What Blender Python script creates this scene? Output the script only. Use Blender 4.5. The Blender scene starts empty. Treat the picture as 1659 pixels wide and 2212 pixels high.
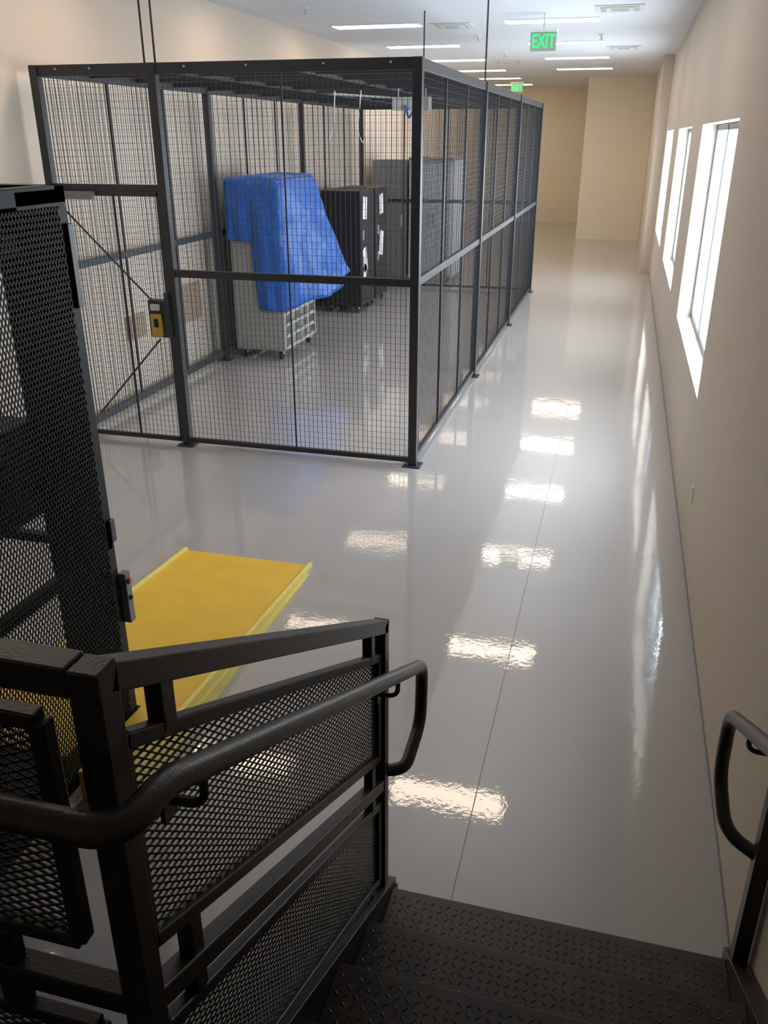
import bpy, math, random
import numpy as np
from mathutils import Vector, Matrix, noise
random.seed(4)
sc=bpy.context.scene
col=sc.collection
sc.view_settings.view_transform='Standard'

# ------------------------------------------------------------ materials
def mat(name,color,rough=.5,metal=0.0,noise_amt=0.0,noise_scale=8,bump=0.0,bump_scale=60,coat=0.0,emit=None,emit_s=0,spec=.5,rvar=0.0):
    m=bpy.data.materials.new(name);m.use_nodes=True
    nt=m.node_tree;b=nt.nodes['Principled BSDF']
    b.inputs['Base Color'].default_value=(*color,1);b.inputs['Roughness'].default_value=rough
    b.inputs['Metallic'].default_value=metal;b.inputs['Specular IOR Level'].default_value=spec
    b.inputs['Coat Weight'].default_value=coat;b.inputs['Coat Roughness'].default_value=.08
    tc=nt.nodes.new('ShaderNodeTexCoord')
    if noise_amt or rvar:
        n=nt.nodes.new('ShaderNodeTexNoise');n.inputs['Scale'].default_value=noise_scale;n.inputs['Detail'].default_value=5
        nt.links.new(tc.outputs['Object'],n.inputs['Vector'])
        if noise_amt:
            r=nt.nodes.new('ShaderNodeValToRGB')
            r.color_ramp.elements[0].position=.3;r.color_ramp.elements[1].position=.7
            r.color_ramp.elements[0].color=(*[c*(1-noise_amt) for c in color],1)
            r.color_ramp.elements[1].color=(*[min(1,c*(1+noise_amt)) for c in color],1)
            nt.links.new(n.outputs['Fac'],r.inputs['Fac']);nt.links.new(r.outputs['Color'],b.inputs['Base Color'])
        if rvar:
            mr=nt.nodes.new('ShaderNodeMapRange');mr.inputs['To Min'].default_value=rough-rvar;mr.inputs['To Max'].default_value=rough+rvar
            nt.links.new(n.outputs['Fac'],mr.inputs['Value']);nt.links.new(mr.outputs['Result'],b.inputs['Roughness'])
    if bump:
        n2=nt.nodes.new('ShaderNodeTexNoise');n2.inputs['Scale'].default_value=bump_scale;n2.inputs['Detail'].default_value=3
        bp=nt.nodes.new('ShaderNodeBump');bp.inputs['Strength'].default_value=bump;bp.inputs['Distance'].default_value=.01
        nt.links.new(tc.outputs['Object'],n2.inputs['Vector']);nt.links.new(n2.outputs['Fac'],bp.inputs['Height']);nt.links.new(bp.outputs['Normal'],b.inputs['Normal'])
    if emit:
        b.inputs['Emission Color'].default_value=(*emit,1);b.inputs['Emission Strength'].default_value=emit_s
    return m
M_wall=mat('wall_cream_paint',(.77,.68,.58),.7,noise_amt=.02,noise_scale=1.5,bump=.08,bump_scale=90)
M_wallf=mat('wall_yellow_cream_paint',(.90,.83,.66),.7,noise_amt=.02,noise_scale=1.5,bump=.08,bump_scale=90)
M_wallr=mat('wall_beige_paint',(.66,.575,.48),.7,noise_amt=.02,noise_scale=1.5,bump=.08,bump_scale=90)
M_ceil=mat('ceiling_white_paint',(.78,.81,.85),.8)
M_cage=mat('cage_charcoal_powdercoat',(.026,.030,.037),.42,noise_amt=.1,noise_scale=20)
M_wire=mat('cage_wire_dark',(.022,.024,.028),.5)
M_black=mat('black_steel_paint',(.010,.0095,.009),.5,noise_amt=.15,noise_scale=25,bump=.15,bump_scale=250,spec=.3)
M_rail=mat('railing_black_paint',(.027,.022,.018),.36,noise_amt=.15,noise_scale=30,bump=.1,bump_scale=200)
M_tread=mat('diamond_plate_dark',(.044,.035,.028),.42,noise_amt=.4,noise_scale=9,rvar=.1)
M_yel=mat('yellow_paint',(.86,.54,.045),.4,noise_amt=.05,noise_scale=6)
M_yel2=mat('yellow_edge_paint',(.90,.76,.20),.45,noise_amt=.06,noise_scale=20)
M_grey=mat('grey_cabinet',(.33,.325,.31),.45,noise_amt=.05)
M_lgrey=mat('light_grey_metal',(.55,.56,.57),.4)
M_slat=mat('rack_shelf_grey',(.46,.45,.42),.45)
M_ctrl=mat('control_box_grey',(.20,.21,.22),.4)
M_silver=mat('silver_panel',(.66,.68,.71),.3,metal=.2)
M_dgrey=mat('dark_grey_cabinet',(.21,.21,.22),.45)
M_blk=mat('black_cabinet',(.010,.011,.016),.45)
M_paper=mat('white_paper',(.8,.8,.8),.8)
M_brass=mat('brass_lock',(.50,.34,.06),.4,metal=.5)
M_wood=mat('tan_board',(.46,.34,.25),.7)
M_tarp=mat('blue_tarp',(.022,.125,.50),.38,noise_amt=.25,noise_scale=30,bump=.6,bump_scale=14)
M_white=mat('white_plastic',(.8,.8,.78),.4)
M_red=mat('red_button',(.6,.03,.02),.3)
M_lamp=mat('troffer_lens',(.9,.85,.8),.6,emit=(1,.79,.60),emit_s=13.5)
M_exit=mat('exit_green',(.02,.5,.12),.5,emit=(.03,.9,.18),emit_s=1.2)
M_exitbg=mat('exit_face',(.30,.38,.33),.3,emit=(.3,.6,.4),emit_s=.05)
M_blue=mat('blue_cable',(.03,.15,.5),.4)
M_alu=mat('window_aluminium',(.20,.25,.30),.4,metal=.3)
M_rubber=mat('rubber',(.02,.02,.02),.7)
M_joint=mat('joint_sealant',(.32,.31,.30),.4)
# glass
M_glass=bpy.data.materials.new('window_glass');M_glass.use_nodes=True
nt=M_glass.node_tree;nt.nodes.clear()
o=nt.nodes.new('ShaderNodeOutputMaterial');mx=nt.nodes.new('ShaderNodeMixShader');t=nt.nodes.new('ShaderNodeBsdfTransparent');g=nt.nodes.new('ShaderNodeBsdfGlossy')
g.inputs['Roughness'].default_value=.02;mx.inputs[0].default_value=.08
nt.links.new(t.outputs[0],mx.inputs[1]);nt.links.new(g.outputs[0],mx.inputs[2]);nt.links.new(mx.outputs[0],o.inputs[0])
# floor epoxy: hazy base lobe under a clear glossy top coat
M_floor=bpy.data.materials.new('floor_grey_epoxy');M_floor.use_nodes=True
nt=M_floor.node_tree;b=nt.nodes['Principled BSDF'];tc=nt.nodes.new('ShaderNodeTexCoord')
n=nt.nodes.new('ShaderNodeTexNoise');n.inputs['Scale'].default_value=.7;n.inputs['Detail'].default_value=4
r=nt.nodes.new('ShaderNodeValToRGB');r.color_ramp.elements[0].color=(.415,.40,.395,1);r.color_ramp.elements[1].color=(.46,.445,.44,1)
nt.links.new(tc.outputs['Object'],n.inputs['Vector']);nt.links.new(n.outputs['Fac'],r.inputs['Fac']);nt.links.new(r.outputs['Color'],b.inputs['Base Color'])
b.inputs['Roughness'].default_value=.34;b.inputs['Specular IOR Level'].default_value=.6
b.inputs['Coat Weight'].default_value=1;b.inputs['Coat Roughness'].default_value=.04;b.inputs['Coat IOR'].default_value=1.55
n1=nt.nodes.new('ShaderNodeTexNoise');n1.inputs['Scale'].default_value=4;n1.inputs['Detail'].default_value=2
n2=nt.nodes.new('ShaderNodeTexNoise');n2.inputs['Scale'].default_value=40;n2.inputs['Detail'].default_value=2
b1=nt.nodes.new('ShaderNodeBump');b1.inputs['Strength'].default_value=.25;b1.inputs['Distance'].default_value=.004
b2=nt.nodes.new('ShaderNodeBump');b2.inputs['Strength'].default_value=.12;b2.inputs['Distance'].default_value=.002
nt.links.new(tc.outputs['Object'],n1.inputs['Vector']);nt.links.new(tc.outputs['Object'],n2.inputs['Vector'])
nt.links.new(n1.outputs['Fac'],b1.inputs['Height']);nt.links.new(n2.outputs['Fac'],b2.inputs['Height'])
nt.links.new(b1.outputs['Normal'],b2.inputs['Normal']);nt.links.new(b2.outputs['Normal'],b.inputs['Normal']);nt.links.new(b2.outputs['Normal'],b.inputs['Coat Normal'])

# ------------------------------------------------------------ builder
class B:
    def __init__(s):
        s.v=[];s.f=[];s.m=[];s.s=[];s.mats=[]
    def mi(s,m):
        if m not in s.mats:s.mats.append(m)
        return s.mats.index(m)
    def add(s,vs,fs,m,smooth=False):
        o=len(s.v);k=s.mi(m);s.v+= [tuple(v) for v in vs]
        for f in fs:
            s.f.append([i+o for i in f]);s.m.append(k);s.s.append(smooth)
    def box(s,x0,x1,y0,y1,z0,z1,m):
        vs=[(x,y,z) for x in(x0,x1) for y in(y0,y1) for z in(z0,z1)]
        s.add(vs,[(0,1,3,2),(4,6,7,5),(0,4,5,1),(2,3,7,6),(0,2,6,4),(1,5,7,3)],m)
    def bar(s,p,q,w,h,m,up=(0,0,1),caps=True):
        p=Vector(p);q=Vector(q);d=(q-p).normalized();up=Vector(up)
        if abs(d.dot(up))>.98: up=Vector((0,1,0))
        a=d.cross(up).normalized()*w/2;c=a.cross(d).normalized()*h/2
        vs=[p-a-c,p+a-c,p+a+c,p-a+c,q-a-c,q+a-c,q+a+c,q-a+c]
        fs=[(0,1,5,4),(1,2,6,5),(2,3,7,6),(3,0,4,7)]
        if caps: fs+=[(3,2,1,0),(4,5,6,7)]
        s.add(vs,fs,m)
    def prism(s,poly,axis,a,b,m):
        def P(u,v,w):
            return {0:(w,u,v),1:(u,w,v),2:(u,v,w)}[axis]
        n=len(poly);vs=[P(u,v,a) for u,v in poly]+[P(u,v,b) for u,v in poly]
        fs=[tuple(range(n))[::-1],tuple(range(n,2*n))]+[(i,(i+1)%n,n+(i+1)%n,n+i) for i in range(n)]
        s.add(vs,fs,m)
    def tube(s,pts,r,m,seg=12,fillet=0):
        pts=[Vector(p) for p in pts]
        if fillet:
            out=[pts[0]]
            for i in range(1,len(pts)-1):
                a,b_,c=pts[i-1],pts[i],pts[i+1]
                l=min(fillet,(a-b_).length*.49,(c-b_).length*.49)
                p0=b_+(a-b_).normalized()*l;p1=b_+(c-b_).normalized()*l
                for k in range(7):
                    t=k/6;out.append(p0*(1-t)**2+b_*2*t*(1-t)+p1*t*t)
            out.append(pts[-1]);pts=out
        vs=[];prev=None
        for i,p in enumerate(pts):
            d=(pts[min(i+1,len(pts)-1)]-pts[max(i-1,0)]).normalized()
            if prev is None:
                u=d.cross(Vector((0,0,1)))
                if u.length<.1:u=d.cross(Vector((0,1,0)))
            else: u=prev-d*prev.dot(d)
            u.normalize();prev=u;w=d.cross(u)
            for k in range(seg):
                a=2*math.pi*k/seg;vs.append(p+u*math.cos(a)*r+w*math.sin(a)*r)
        fs=[]
        for i in range(len(pts)-1):
            for k in range(seg):
                k2=(k+1)%seg;fs.append((i*seg+k,i*seg+k2,(i+1)*seg+k2,(i+1)*seg+k))
        s.add(vs,fs,m,True)
        s.add([vs[k] for k in range(seg)],[tuple(range(seg))[::-1]],m)
        s.add([vs[(len(pts)-1)*seg+k] for k in range(seg)],[tuple(range(seg))],m)
    def obj(s,name,parent=None,bevel=0):
        me=bpy.data.meshes.new(name);me.from_pydata(s.v,[],s.f);me.update()
        for m in s.mats:me.materials.append(m)
        me.polygons.foreach_set('material_index',s.m);me.polygons.foreach_set('use_smooth',s.s)
        ob=bpy.data.objects.new(name,me);col.objects.link(ob)
        if parent:ob.parent=parent
        if bevel:
            bm=ob.modifiers.new('bevel','BEVEL');bm.width=bevel;bm.segments=2;bm.limit_method='ANGLE'
        return ob
def root(name):
    e=bpy.data.objects.new(name,None);col.objects.link(e);e.empty_display_size=.1;return e

def clip(poly,p,d):
    """clip infinite line p+t d to convex 2D poly -> (t0,t1)"""
    t0,t1=-1e9,1e9;n=len(poly)
    ar=sum(poly[i][0]*poly[(i+1)%n][1]-poly[(i+1)%n][0]*poly[i][1] for i in range(n))
    sg=1 if ar>0 else -1
    for i in range(n):
        a=poly[i];c=poly[(i+1)%n];ex,ey=c[0]-a[0],c[1]-a[1]
        nx,ny=-ey*sg,ex*sg
        den=nx*d[0]+ny*d[1];num=nx*(p[0]-a[0])+ny*(p[1]-a[1])
        if abs(den)<1e-9:
            if num<0:return None
        else:
            t=-num/den
            if den>0:t0=max(t0,t)
            else:t1=min(t1,t)
    return (t0,t1) if t1-t0>1e-4 else None
def expanded(b,O,U,V,poly,lwd,swd,w,th,m):
    """expanded metal in plane O+uU+vV; long way along U"""
    O=Vector(O);U=Vector(U);V=Vector(V);Nn=U.cross(V).normalized()
    sl=swd/lwd
    for sg in(1,-1):
        lo=min(v-sg*sl*u for u,v in poly);hi=max(v-sg*sl*u for u,v in poly)
        k=math.floor(lo/swd)
        while k*swd<=hi:
            c=clip(poly,(0,k*swd),(1,sg*sl))
            if c:
                a=O+U*c[0]+V*(k*swd+sg*sl*c[0]);e=O+U*c[1]+V*(k*swd+sg*sl*c[1])
                b.bar(a,e,w,th,m,up=Nn,caps=False)
            k+=1

# ------------------------------------------------------------ camera (fitted)
f,yaw,pit,rol,H=1841.24,-0.2609,0.4142,-0.0002,2.5332
fw=Vector((math.sin(yaw)*math.cos(pit),math.cos(yaw)*math.cos(pit),-math.sin(pit)))
ri=Vector((math.cos(yaw),-math.sin(yaw),0));up=ri.cross(fw)
cd=bpy.data.cameras.new('camera');cam=bpy.data.objects.new('camera',cd);col.objects.link(cam)
cam.matrix_world=Matrix(((ri.x,up.x,-fw.x,0),(ri.y,up.y,-fw.y,0),(ri.z,up.z,-fw.z,H),(0,0,0,1)))
cd.sensor_width=36;cd.lens=f/2212*36;cd.clip_start=.03
sc.camera=cam

# ------------------------------------------------------------ room
XR=.61;XL=-4.78;YN=-2.5;YF=29.7;ZC=3.94
WT=.22
b=B();b.box(XL-.2,XR+WT,YN-.2,YF+.2,-.1,0,M_floor);b.obj('floor')
b=B();b.box(-.3515,-.3475,2.2,YF-5,.0,.0012,M_joint);b.obj('floor_joint_1')  # control joint running along the floor
b=B();b.box(XL-.2,XR+WT,YN-.2,YF+.2,ZC,ZC+.1,M_ceil);b.obj('ceiling')
b=B();b.box(XL-.2,XL,YN,YF,0,ZC,M_wall);b.obj('wall_left')
b=B();b.box(XL-.2,XR+WT,YF,YF+.2,0,ZC,M_wallf);b.obj('wall_far')
b=B();b.box(XL-.2,XR+WT,YN-.2,YN,0,ZC,M_wall);b.obj('wall_near')
b=B();b.box(-1.22,XR,24.8,YF,0,ZC,M_wallf);b.obj('wall_partition')
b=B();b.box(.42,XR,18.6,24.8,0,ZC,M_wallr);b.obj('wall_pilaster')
wins=[(5.99,9.03),(10.6,13.5),(15.1,18.0)]
ZS,ZH=.90,2.64
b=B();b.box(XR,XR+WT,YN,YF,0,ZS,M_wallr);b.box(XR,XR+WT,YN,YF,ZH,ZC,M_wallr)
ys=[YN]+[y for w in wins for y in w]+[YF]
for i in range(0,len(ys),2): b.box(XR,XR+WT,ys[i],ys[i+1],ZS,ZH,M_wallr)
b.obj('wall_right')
for i,(a,c) in enumerate(wins):
    e=root('window_%d'%(i+1))
    b=B();x0,x1=XR+.13,XR+.18;w=.05
    b.box(x0,x1,a+.002,c-.002,ZS+.002,ZS+w,M_alu);b.box(x0,x1,a+.002,c-.002,ZH-w,ZH-.002,M_alu)
    n=3
    for k in range(n+1):
        y=a+.03+(c-a-.06)*k/n;b.box(x0,x1,y-.027,y+.027,ZS+.01,ZH-.01,M_alu)
    b.obj('frame',e,.004)
    b=B();b.box(XR+.152,XR+.158,a+.03,c-.03,ZS+.03,ZH-.03,M_glass);b.obj('pane',e)
    L=bpy.data.lights.new('window_portal','AREA');L.shape='RECTANGLE';L.size=c-a;L.size_y=ZH-ZS
    lo=bpy.data.objects.new('window_daylight_portal',L);col.objects.link(lo);lo.parent=e
    lo.location=(XR+WT+.02,(a+c)/2,(ZS+ZH)/2);lo.rotation_euler=Matrix(((0,0,1),(1,0,0),(0,1,0))).to_euler()
    L.cycles.is_portal=True
b=B();b.box(XR-.006,XR-.0005,2.0,18.6,.001,.012,M_dgrey);b.obj('wall_base_line')  # thin dark line along the foot of the right wall, no baseboard there
b=B();b.box(XR-.006,XR,5.36,5.43,.38,.495,M_white);b.box(XR-.008,XR-.006,5.38,5.41,.40,.43,M_lgrey);b.box(XR-.008,XR-.006,5.38,5.41,.445,.475,M_lgrey);b.obj('wall_outlet',bevel=.001)
b=B();b.box(-.93,-.86,24.79,24.8,1.32,1.44,M_white);b.box(-.90,-.89,24.78,24.79,1.36,1.40,M_lgrey);b.obj('light_switch')

# ------------------------------------------------------------ ceiling lights
for x,ks in((-3.56,range(-1,8)),(-1.19,range(0,6))):  # left row's last far lamp is added to brighten the far wall
    for k in ks:
        y=7.05+2.95*k
        b=B();w,l=.60,.165
        b.box(x-w-.02,x+w+.02,y-l-.02,y+l+.02,ZC-.012,ZC-.001,M_white)
        b.box(x-w,x+w,y-l,y+l,ZC-.016,ZC-.012,M_lamp)
        b.obj('ceiling_light')
for x,y in((-2.55,13.2),(-.3,12.0),(-2.6,19.5),(-.3,17.0)):
    b=B()
    for k in range(4):
        r=.28-.06*k;z=ZC-.004-.006*k
        b.box(x-r,x+r,y-r,y+r,z-.006,z,M_lgrey if k%2 else M_white)
    b.obj('air_vent')
for x,y in((-2.5,9.5),(-2.4,14.5),(-.6,14.8),(-2.4,17.5),(-.5,19.5),(-3.9,11)):
    b=B();b.tube([(x,y,ZC),(x,y,ZC-.07)],.012,M_lgrey,8);b.tube([(x,y,ZC-.07),(x,y,ZC-.075)],.03,M_lgrey,10);b.tube([(x,y,ZC-.001),(x,y,ZC-.012)],.04,M_white,12);b.obj('fire_sprinkler')
def exit_sign(x,y,z):
    e=root('exit_sign')
    b=B();b.box(x-.16,x+.16,y-.012,y+.012,z-.11,z+.10,M_exitbg);b.box(x-.17,x+.17,y-.04,y+.04,z+.10,z+.13,M_white)
    b.tube([(x,y,z+.13),(x,y,ZC-.001)],.012,M_white,8);b.obj('panel',e,.003)
    c=bpy.data.curves.new('text','FONT');c.body='EXIT';c.size=.19;c.align_x='CENTER';c.align_y='CENTER';c.extrude=.002;c.offset=.003
    t=bpy.data.objects.new('lettering',c);col.objects.link(t);t.parent=e;t.location=(x,y-.016,z-.005);t.rotation_euler=(math.pi/2,0,0);t.data.materials.append(M_exit)
    t.scale=(.74,1.1,1)
exit_sign(-1.2,12.2,3.63);exit_sign(-3.1,25.3,3.74)

# ------------------------------------------------------------ wire cage
CX0,CX1,CY0,CY1,CH=-4.60,-1.505,6.576,15.69,3.05
XD=-3.577;MZ=1.50;P=.07
cage=root('wire_mesh_cage')
fr=B();wr=B()
YB=[CY0+(CY1-CY0)*k/3 for k in range(4)]
def post(x,y,z1=CH):
    fr.box(x-P/2,x+P/2,y-P/2,y+P/2,.008,z1,M_cage);fr.box(x-.075,x+.075,y-.075,y+.075,0,.010,M_cage)
for y in YB:
    post(CX1,y);post(CX0,y)
post(XD,CY0);post(XD,CY1)
def hrail(p,q,h=.05,w=.04): fr.bar(p,q,w,h,M_cage)
T=CH-.04
for x in(CX0,CX1):
    hrail((x,CY0,T),(x,CY1,T),.08);hrail((x,CY0,MZ),(x,CY1,MZ),.06)
    hrail((x,CY0,.06 if x==CX1 else .10),(x,CY1,.06 if x==CX1 else .10),.04 if x==CX1 else .07)
for y in(CY0,CY1):
    hrail((CX0,y,T),(CX1,y,T),.08)
    hrail((XD,y,MZ),(CX1,y,MZ),.06);hrail((XD,y,.05),(CX1,y,.05),.04)
    if y==CY1: hrail((CX0,y,MZ),(XD,y,MZ),.06);hrail((CX0,y,.06),(XD,y,.06))
def panel(p,q,z0,z1,wv=.0036,wh=.0017,sp=.04,sh=.05):
    p=Vector(p);q=Vector(q);d=q-p;L=d.length;d.normalize();n=max(1,round(L/sp))
    for i in range(1,n):
        a=p+d*L*i/n;wr.bar((a.x,a.y,z0),(a.x,a.y,z1),wv,wv,M_wire,caps=False)
    k=int((z1-z0)/sh)
    for i in range(1,k+1):
        z=z0+i*sh
        if z>=z1:break
        wr.bar((p.x,p.y,z),(q.x,q.y,z),wh,wh,M_wire,caps=False)
def seam(x,y,z0,z1,w=.022): fr.box(x-w/2,x+w/2,y-w/2,y+w/2,z0,z1,M_cage)
hp=P/2
for z0,z1 in((.07,MZ-.03),(MZ+.03,T-.04)):
    panel((XD+hp,CY0,0),(CX1-hp,CY0,0),z0,z1)
    panel((CX0+hp,CY1,0),(CX1-hp,CY1,0),z0,z1)
    for i in range(3):
        for x in(CX0,CX1):
            panel((x,YB[i]+hp,0),(x,YB[i+1]-hp,0),z0,z1)
            for k in(1,2):
                y=YB[i]+(YB[i+1]-YB[i])*k/3;seam(x,y,z0,z1)
    seam((XD+CX1)/2,CY0,z0,z1,.014)
    for k in (1,2,3): seam(CX0+(CX1-CX0)*k/4,CY1,z0,z1)
DZ=2.16
panel((CX0+hp,CY0,0),(XD-hp,CY0,0),DZ+.03,T-.04);hrail((CX0,CY0,DZ),(XD,CY0,DZ),.05)
for k in range(13):
    y=CY0+(CY1-CY0)*k/12
    fr.bar((CX0,y,T+.01),(CX1,y,T+.01),.03,.04,M_cage)
for x in(CX0+1.03,CX0+2.06): fr.bar((x,CY0,T),(x,CY1,T),.03,.03,M_cage)
n=round((CX1-CX0)/.05)
for i in range(1,n): x=CX0+(CX1-CX0)*i/n;wr.bar((x,CY0,T+.03),(x,CY1,T+.03),.0045,.0045,M_wire,caps=False)
n=round((CY1-CY0)/.05)
for i in range(1,n): y=CY0+(CY1-CY0)*i/n;wr.bar((CX0,y,T+.03),(CX1,y,T+.03),.004,.004,M_wire,caps=False)
for x in(-4.4,-4.1,-3.3,-2.8,-2.2,-1.7): fr.tube([(x,CY0-.02,CH-.03),(x,CY0-.03,CH-.03)],.008,M_lgrey,8)
fr.obj('frame',cage,.004);wr.obj('wire_mesh',cage)
d=B();dx0,dx1=CX0+.05,XD-.05;dy=CY0-.005
for a,c in(((dx0,dy,.04),(dx0,dy,DZ-.03)),((dx1,dy,.04),(dx1,dy,DZ-.03))): d.bar(a,c,.04,.03,M_cage)
for z in(.05,DZ-.045): d.bar((dx0,dy,z),(dx1,dy,z),.03,.04,M_cage)
wr=B();panel((dx0,dy,0),(dx1,dy,0),.06,DZ-.05);
d.obj('door_frame',cage,.003)
wr.bar(((dx0+dx1)/2+.05,dy,.05),((dx0+dx1)/2+.05,dy,DZ),.014,.014,M_cage)
wr.tube([(dx0,dy-.03,2.05),(dx1-.12,dy-.03,1.25)],.008,M_cage,6);wr.tube([(dx1-.1,dy-.03,.95),(dx0+.15,dy-.03,.25)],.008,M_cage,6)
wr.obj('door_mesh',cage)
d=B();d.box(XD-.22,XD-.02,dy-.05,dy+.04,.97,1.28,M_cage);d.box(XD-.20,XD-.10,dy-.075,dy-.05,.98,1.17,M_brass);d.box(XD-.17,XD-.13,dy-.08,dy-.075,1.06,1.13,M_black)
d.box(XD-.19,XD-.11,dy-.08,dy-.05,1.2,1.25,M_lgrey)
d.box(XD-.06,XD-.03,dy-.07,dy-.04,1.1,1.35,M_cage)
d.box(dx0+.02,dx0+.36,dy-.07,dy-.02,DZ-.09,DZ-.03,M_dgrey)
d.obj('door_lock',cage,.003)
h=B()
for x,y in((XD-.06,CY0),(XD+.03,CY0),(CX1,YB[1]),(-2.6,YB[2]-1)):
    h.tube([(x,y,CH-.03),(x,y,ZC)],.009,M_cage,6)
h.obj('hanger_rods',cage)
c=B();c.box(-2.55,-2.15,9.9,10.05,2.80,2.93,M_lgrey)
for x in (-2.5,-2.2): c.tube([(x,9.97,2.93),(x,9.97,3.02)],.006,M_lgrey,6)
c.tube([(-2.4,9.88,2.85),(-2.35,9.85,2.7),(-2.3,9.85,2.82),(-2.25,9.86,2.68),(-2.2,9.87,2.84)],.012,M_blue,6,.06)
c.tube([(-2.9,9.9,3.0),(-2.95,9.9,2.6),(-2.88,9.9,2.45),(-2.85,9.9,2.62)],.006,M_white,6,.06)
c.tube([(-3.2,9.9,3.0),(-3.22,9.9,2.65),(-3.28,9.9,2.5)],.006,M_white,6,.06)
c.tube([(-3.25,9.97,2.97),(-2.5,9.97,2.92)],.012,M_lgrey,6)
c.obj('cable_box')

# ------------------------------------------------------------ cage contents
def casters(b,x0,x1,y0,y1,h=.12):
    for x in(x0+.08,x1-.08):
        for y in(y0+.08,y1-.08):
            b.tube([(x-.018,y,.05),(x+.018,y,.05)],.05,M_rubber,14);b.box(x-.03,x+.03,y-.02,y+.02,.06,h,M_lgrey)
X0,X1,Y0,Y1,Z1=-4.50,-3.86,9.75,10.9,2.08
ct=root('storage_rack_with_tarp')
b=B();b.box(X0,X1-.06,Y0,Y1,.12,Z1,M_grey)
b.box(X1-.06,X1,Y0,Y0+.04,.12,Z1,M_grey);b.box(X1-.06,X1,Y1-.04,Y1,.12,Z1,M_grey)
k=0;z=.12
while z<Z1-.03:
    b.box(X1-.06,X1+.005,Y0+.04,Y1-.04,z,z+.035,M_slat);
    for q in(1,2,3): b.box(X1-.05,X1-.005,Y0+(Y1-Y0)*q/4-.012,Y0+(Y1-Y0)*q/4+.012,z,z+.14,M_slat)
    z+=.14
casters(b,X0,X1,Y0,Y1);b.obj('rack',ct,.003)
corners=[(X0,Y1),(X0,Y0),(X1,Y0),(X1,Y1)]
N=[36,30,40,30]
pts=[]
cs=corners+[corners[0]]
for i in range(4):
    a,c=cs[i],cs[i+1]
    for k in range(N[i]): t=k/N[i];pts.append((i,t,a[0]+(c[0]-a[0])*t,a[1]+(c[1]-a[1])*t))
def hem(i,t):
    if i==0:return 1.42
    if i==1:
        if t<.44:return 1.42-.05*t
        if t<.52:return 1.40+( .62-1.40)*(t-.44)/.08
        return .62-.03*(t-.5)
    if i==2:return .60+.35*t+.03*math.sin(9*t)
    return .95+.4*t
def bulge(i,t,s):
    if i==0:return .03
    if i==1:return .03+.05*s*max(0,t-.45)
    if i==2:return .04+ .46*s**1.3*math.sin(min(1,t*1.15)*math.pi*.62)
    return .05
R=26;vs=[];fs=[];NP=len(pts)
for j in range(R+1):
    s=j/R
    for q,(i,t,x,y) in enumerate(pts):
        nx,ny=[(-1,0),(0,-1),(1,0),(0,1)][i]
        z=Z1+.02-s*(Z1+.02-hem(i,t))
        if s==0: ofs=.01
        else: ofs=bulge(i,t,s)+.018
        wv=noise.noise(Vector((x*5,y*5,z*3)))*.035+noise.noise(Vector((x*14+z*3,y*14,z*9)))*.012
        fold=.022*s*math.sin(q*.55+z*1.5)
        o2=ofs+(wv+fold)*min(1,s*4)
        vs.append((x+nx*max(o2,.012),y+ny*max(o2,.012),z))
for j in range(R):
    for q in range(NP):
        q2=(q+1)%NP;fs.append((j*NP+q,(j+1)*NP+q,(j+1)*NP+q2,j*NP+q2))
b=B();b.add(vs,fs,M_tarp,True)
G=14;tv=[];tf=[]
for a in range(G+1):
    for c in range(G+1):
        x=X0-.012+(X1-X0+.024)*a/G;y=Y0-.012+(Y1-Y0+.024)*c/G
        e=min(a,G-a,c,G-c);tv.append((x,y,Z1+.02+(0 if e==0 else .015+noise.noise(Vector((x*6,y*6,0)))*.03)))
for a in range(G):
    for c in range(G): tf.append((a*(G+1)+c,(a+1)*(G+1)+c,(a+1)*(G+1)+c+1,a*(G+1)+c+1))
b.add(tv,tf,M_tarp,True)
ob=b.obj('tarp',ct);md=ob.modifiers.new('thick','SOLIDIFY');md.thickness=.004;md.offset=1
def cabinet(name,x0,x1,y0,y1,z1,m,papers=(),h=.1,handles=True):
    b=B();b.box(x0,x1,y0,y1,h,z1,m)
    b.box(x1,x1+.012,y0+.03,y1-.03,h+.05,(h+z1)/2-.01,m);b.box(x1,x1+.012,y0+.03,y1-.03,(h+z1)/2+.01,z1-.05,m)
    b.box(x0+.03,x1-.03,y0-.01,y0,h+.05,z1-.05,m)
    if handles:
        for z in((h+z1)/2-.25,(h+z1)/2+.15): b.box(x1+.012,x1+.035,y0+.08,y0+.10,z,z+.14,M_lgrey)
    casters(b,x0,x1,y0,y1,h)
    for (yy,zz,w,hh,tl) in papers:
        c=Vector((x1+.02,yy,zz));a=math.radians(tl)
        U=Vector((0,math.cos(a),math.sin(a)))*w/2;V=Vector((0,-math.sin(a),math.cos(a)))*hh/2
        b.add([c-U-V,c+U-V,c+U+V,c-U+V],[(0,1,2,3)],M_paper)
    return b.obj(name,bevel=.004)
cabinet('equipment_cabinet',-4.45,-3.83,12.95,13.72,1.80,M_blk,[(13.15,1.55,.22,.32,-6),(13.15,.80,.20,.36,15),(13.15,.62,.16,.2,-20)])
cabinet('equipment_cabinet',-4.45,-3.83,13.80,14.57,1.80,M_blk,[(14.1,1.55,.22,.30,5),(14.1,.95,.22,.38,-10)])
b=B();b.box(-4.6,-3.95,16.4,17.2,.05,2.15,M_dgrey);b.box(-4.57,-3.98,16.385,16.4,.1,2.1,M_dgrey);b.box(-4.05,-4.02,16.36,16.385,1.0,1.2,M_lgrey);b.obj('steel_locker',bevel=.004)
b=B();b.box(-3.9,-3.05,16.4,17.2,.1,2.15,M_lgrey)
for x in(-3.86,-3.47): b.box(x,x+.37,16.385,16.4,.16,2.1,M_silver)
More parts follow.
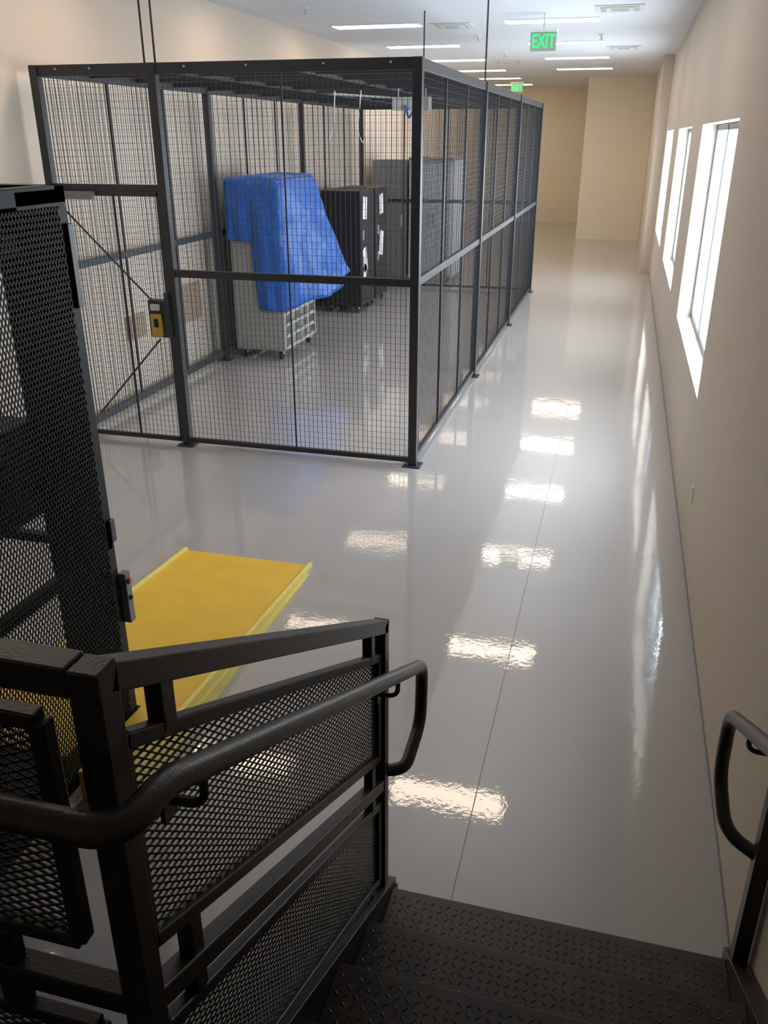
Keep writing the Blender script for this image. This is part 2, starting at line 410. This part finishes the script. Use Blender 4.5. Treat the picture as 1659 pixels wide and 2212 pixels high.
b.box(-3.9,-3.05,16.35,17.25,2.15,2.2,M_dgrey)
for x in(-3.52,-3.43): b.box(x,x+.02,16.36,16.385,1.0,1.25,M_dgrey)
for x in(-3.85,-3.15):b.box(x,x+.05,16.45,16.5,0,.1,M_dgrey)
b.obj('steel_locker',bevel=.004)
for y,z,w,hh in((9.1,.78,.55,.42),(7.9,.74,.34,.24)):
    b=B();b.box(XL,XL+.03,y-w/2,y+w/2,z-hh/2,z+hh/2,M_wood);b.box(XL+.03,XL+.035,y-w/2+.03,y+w/2-.03,z-hh/2+.03,z+hh/2-.03,M_wood);b.obj('wall_panel_box')

# ------------------------------------------------------------ yellow ramp
rx0,rx1=-2.60,-1.72;ry0,ry1=2.85,4.60;rh=.125
b=B()
def rz(y): return .010+(ry1-y)/(ry1-ry0)*(rh-.010)
b.prism([(ry0,0),(ry1,0),(ry1,.010),(ry0,rh)],0,rx0,rx1,M_yel)
b.prism([(ry0,0),(ry1+.01,0),(ry1+.01,.025),(ry0,rh+.02)],0,rx0-.012,rx0+.012,M_yel2)
yb=2.35   # side apron carried past the lift post
b.prism([(yb,0),(ry0,0),(ry0,rh),(yb,rz(yb))],0,-1.925,rx1,M_yel)
b.prism([(yb,0),(ry1+.01,0),(ry1+.01,.025),(yb,rz(yb)+.02)],0,rx1-.012,rx1+.012,M_yel2)
b.prism([(yb,0),(ry1-.1,0),(yb,rz(yb)-.03)],0,rx1+.012,rx1+.03,M_yel2)
b.obj('loading_ramp',bevel=.002)

# ------------------------------------------------------------ staircase
R0=.17;D0=.29;Y1N=2.10
SX0,SX1=-.53,.55
st=root('staircase')
b=B();zl=6*R0
ny=[Y1N-D0*k for k in range(5)]
for k,y in enumerate(ny):
    z=R0*(k+1)
    b.box(SX0,SX1,y-D0-.02,y,z-.035,z,M_tread)
    b.box(SX0,SX1,y-.035,y-.03,z-R0,z-.035,M_black)
yl=Y1N-D0*5
b.box(-3.0,SX1,-1.6,yl,zl-.05,zl,M_tread);b.box(-3.0,SX1,yl-.04,yl,zl-.22,zl-.05,M_black)
b.box(-3.0,SX0-.05,yl,.79,zl-.22,zl,M_black)
for x in(-2.9,-.9):
    b.box(x-.04,x+.04,.60,.68,0,zl-.05,M_black);b.box(x-.04,x+.04,-1.5,-1.42,0,zl-.05,M_black)
b.obj('treads',st,.006)
b=B()
def loz(x,y,z,sg):
    a=math.radians(45*sg);dx,dy=math.cos(a)*.012,math.sin(a)*.012;px,py=-math.sin(a)*.004,math.cos(a)*.004
    b.add([(x-dx,y-dy,z),(x+px,y+py,z),(x+dx,y+dy,z),(x-px,y-py,z),(x-dx*.5,y-dy*.5,z+.0018),(x+dx*.5,y+dy*.5,z+.0018)],
          [(0,3,4),(3,2,5,4),(2,1,5),(1,0,4,5)],M_tread)
for k,y in enumerate(ny):
    z=R0*(k+1)
    nx=int((SX1-SX0)/.026);nyy=int((D0-.02)/.026)
    for i in range(nx):
        for j in range(nyy):
            loz(SX0+.02+i*.026,y-.035-j*.026,z,1 if (i+j)%2 else -1)
b.obj('tread_pattern',st)
SLP=.536
def zt(y): return 1.245+(2.07-y)*SLP
def zs(y): return .205+(2.07-y)*.586
b=B()
for x0,x1 in((SX0-.055,SX0),(SX1,SX1+.055)):
    ya,yb=.55,2.15
    poly=[(ya,zs(ya)),(yb,zs(yb)),(yb,0),(yb-.25,0),(ya,zs(ya)-.28)]
    xx=x1-.008 if x0<0 else x0
    b.prism(poly,0,xx,xx+.008,M_rail)
    b.bar(((x0+x1)/2,ya,zs(ya)),((x0+x1)/2,yb,zs(yb)),.055,.012,M_rail)
b.obj('stringers',st,.002)

# left guardrail
g=root('stair_guardrail');gx=-.565;PS=.044
b=B();m=B()
yA,yB=.745,2.07
b.box(gx-PS/2,gx+PS/2,yA-PS/2,yA+PS/2,zl-.25,zt(yA)-.003,M_rail)
b.box(gx-PS/2,gx+PS/2,yB-PS/2,yB+PS/2,.14,zt(yB)-.003,M_rail)
b.box(gx-.045,gx+.045,yB-.05,yB+.07,.135,.15,M_rail)
def sbar(o0,ya,yb,w=.025,h=.025): b.bar((gx,ya,zt(ya)+o0),(gx,yb,zt(yb)+o0),w,h,M_rail)
sbar(-.02,yA+.01,yB+.018,PS,.04)
sbar(-.60,yA,yB,.038,.038)
pya,pyb=yA+.03,yB-.045
for t0,t1 in((-.125,-.49),(-.68,-1.0)):
    sbar(t0,pya,pyb);sbar(t1,pya,pyb)
    for y in(pya,pyb): b.box(gx-.0125,gx+.0125,y-.0125,y+.0125,zt(y)+t1-.012,zt(y)+t0+.012,M_rail)
    O=(gx,pya,zt(pya))
    expanded(m,O,(0,1,-SLP),(0,0,1),[(0,t1),(pyb-pya,t1),(pyb-pya,t0),(0,t0)],.034,.0145,.003,.003,M_rail)
for y in(yA+.14,yB-.12):
    for t0,t1 in((-.03,-.12),(-.50,-.59),(-.61,-.67),(-1.0,-1.04)):
        b.box(gx-.014,gx+.014,y-.018,y+.018,zt(y)+t1,zt(y)+t0,M_rail)
b.obj('stair_frame',g,.003)
b=B();zL=zt(yA);gy=yA
xa,xb=-1.88,gx-.088
b.box(-1.9,gx-PS/2,gy-PS/2,gy+PS/2,zL-.044,zL,M_rail)
b.box(-1.90,-1.90+PS,gy-PS/2,gy+PS/2,zl-.2,zL,M_rail)
b.box(xa,gx-PS/2,gy-.019,gy+.019,zL-.61,zL-.57,M_rail)
for t0,t1 in((-.10,-.49),(-.68,-.96)):
    for t in(t0,t1): b.box(xa,xb,gy-.0125,gy+.0125,zL+t-.0125,zL+t+.0125,M_rail)
    for x in(xa,xb): b.box(x-.0125,x+.0125,gy-.0125,gy+.0125,zL+t1,zL+t0,M_rail)
    expanded(m,(xa,gy,zL),(1,0,0),(0,0,1),[(0,t1),(xb-xa,t1),(xb-xa,t0),(0,t0)],.034,.0145,.003,.003,M_rail)
for x in(xa+.1,xb-.14):
    for t0,t1 in((-.04,-.10),(-.50,-.57),(-.61,-.68)):
        b.box(x-.02,x+.02,gy-.014,gy+.014,zL+t1,zL+t0,M_rail)
b.obj('landing_frame',g,.003);m.obj('expanded_mesh',g)
# left handrail
h=root('handrail');b=B();hx=-.485;hz=lambda y: zt(y)-.165
ye=2.30;zb=hz(ye)
path=[(-1.5,.64,1.80),(hx,.64,1.80),(hx,.74,1.793),(hx,ye,zb),(hx,ye-.01,zb-.22),(hx-.01,2.12,zb-.28),(gx,2.09,zb-.28)]
b.tube(path,.0205,M_rail,16,.06)
for y in(.84,1.97):
    z=hz(y);b.tube([(hx,y,z-.015),(hx,y,z-.07),(gx+.02,y,z-.075)],.007,M_rail,8,.03)
    b.box(gx+.018,gx+.026,y-.02,y+.02,z-.1,z-.05,M_rail)
b.obj('rail_tube',h)
h=root('handrail');b=B();hx=.462;gx2=.577
b.tube([(hx,.1,hz(.70)),(hx,.68,hz(.70)),(hx,ye-.02,zb),(hx,ye-.03,zb-.22),(hx+.02,2.14,zb-.32),(gx2,2.08,zb-.34)],.0205,M_rail,16,.07)
for y in(1.0,2.0):
    z=hz(y);b.tube([(hx,y,z-.015),(hx,y,z-.07),(gx2-.02,y,z-.075)],.007,M_rail,8,.03)
for y in(1.0,2.07): b.box(gx2-.022,gx2+.022,y-.022,y+.022,zs(y)-.03,zt(y)-.03,M_rail)
b.bar((gx2,1.0,zt(1.0)-.02),(gx2,2.09,zt(2.09)-.02),.044,.04,M_rail)
b.obj('rail_tube',h)

# ------------------------------------------------------------ material lift
lf=root('material_lift');b=B();m=B()
lx0,lx1=-2.88,-1.935;ly0,ly1=.85,2.835;lh=2.37
b.box(lx1-.10,lx1,ly1-.28,ly1,0,lh,M_black)
b.box(lx0,lx0+.10,ly1-.28,ly1,0,lh,M_black)
for x in(lx0,lx1-.06): b.box(x,x+.06,ly0,ly0+.06,0,lh,M_black)
for x in(lx0,lx1-.06):
    b.box(x,x+.06,ly0,ly1,lh-.05,lh+.01,M_black);b.box(x+.01,x+.05,ly0,ly1-.27,.93,.98,M_black);b.box(x+.01,x+.05,ly0,ly1-.27,.06,.11,M_black)
    b.box(x+.01,x+.05,ly0,ly1-.27,lh-.2,lh-.13,M_black)
b.box(lx0,lx1,ly0,ly0+.06,lh-.05,lh+.01,M_black);b.box(lx0,lx1,ly1-.06,ly1,lh-.05,lh+.01,M_black)
b.box(lx0,lx1,ly1-.05,ly1-.01,.95,.99,M_black)
for z,l in((1.95,.30),(.98,.10)): b.box(lx1,lx1+.014,ly1-.03,ly1+.005,z,z+l,M_cage)
b.box(lx0+.12,lx1-.12,ly0+.05,ly1-.40,.03,.12,M_black);b.box(lx1-.15,lx1-.12,ly0+.05,ly1-.75,.12,.62,M_black);b.box(lx0+.12,lx0+.15,ly0+.05,ly1-.75,.12,.62,M_black)
b.box(lx0+.11,lx1-.11,ly1-.39,ly1-.002,.0,.13,M_yel)  # yellow ramp end inside the lift, kept in this frame mesh
b.box(-2.35,lx1-.055,2.02,2.54,1.24,1.60,M_black)
b.box(-2.78,-2.1,2.2,2.5,lh+.01,lh+.10,M_black);b.box(-2.7,-2.4,1.9,2.2,lh+.01,lh+.12,M_black)
b.obj('frame',lf,.003)
for x in(lx0+.03,lx1+.003):
    L=ly1-.05-(ly0+.06)
    expanded(m,(x,ly0+.06,0),(0,0,1),(0,1,0),[(.1,0),(.1,L),(lh-.06,L),(lh-.06,0)],.042,.018,.0042,.003,M_black)
m.obj('expanded_mesh',lf)
b=B();cx=lx1+.01
b.box(cx-.015,cx+.02,ly1,ly1+.04,.58,.82,M_ctrl);b.tube([(cx+.02,ly1+.02,.78),(cx+.032,ly1+.02,.78)],.012,M_red,14);b.tube([(cx+.02,ly1+.02,.70),(cx+.028,ly1+.02,.70)],.010,M_rubber,12)
b.obj('control_box',lf,.003)

# ------------------------------------------------------------ world
w=bpy.data.worlds.new('World');sc.world=w;w.use_nodes=True
bg=w.node_tree.nodes['Background'];bg.inputs[0].default_value=(.80,.91,1,1);bg.inputs[1].default_value=14.0
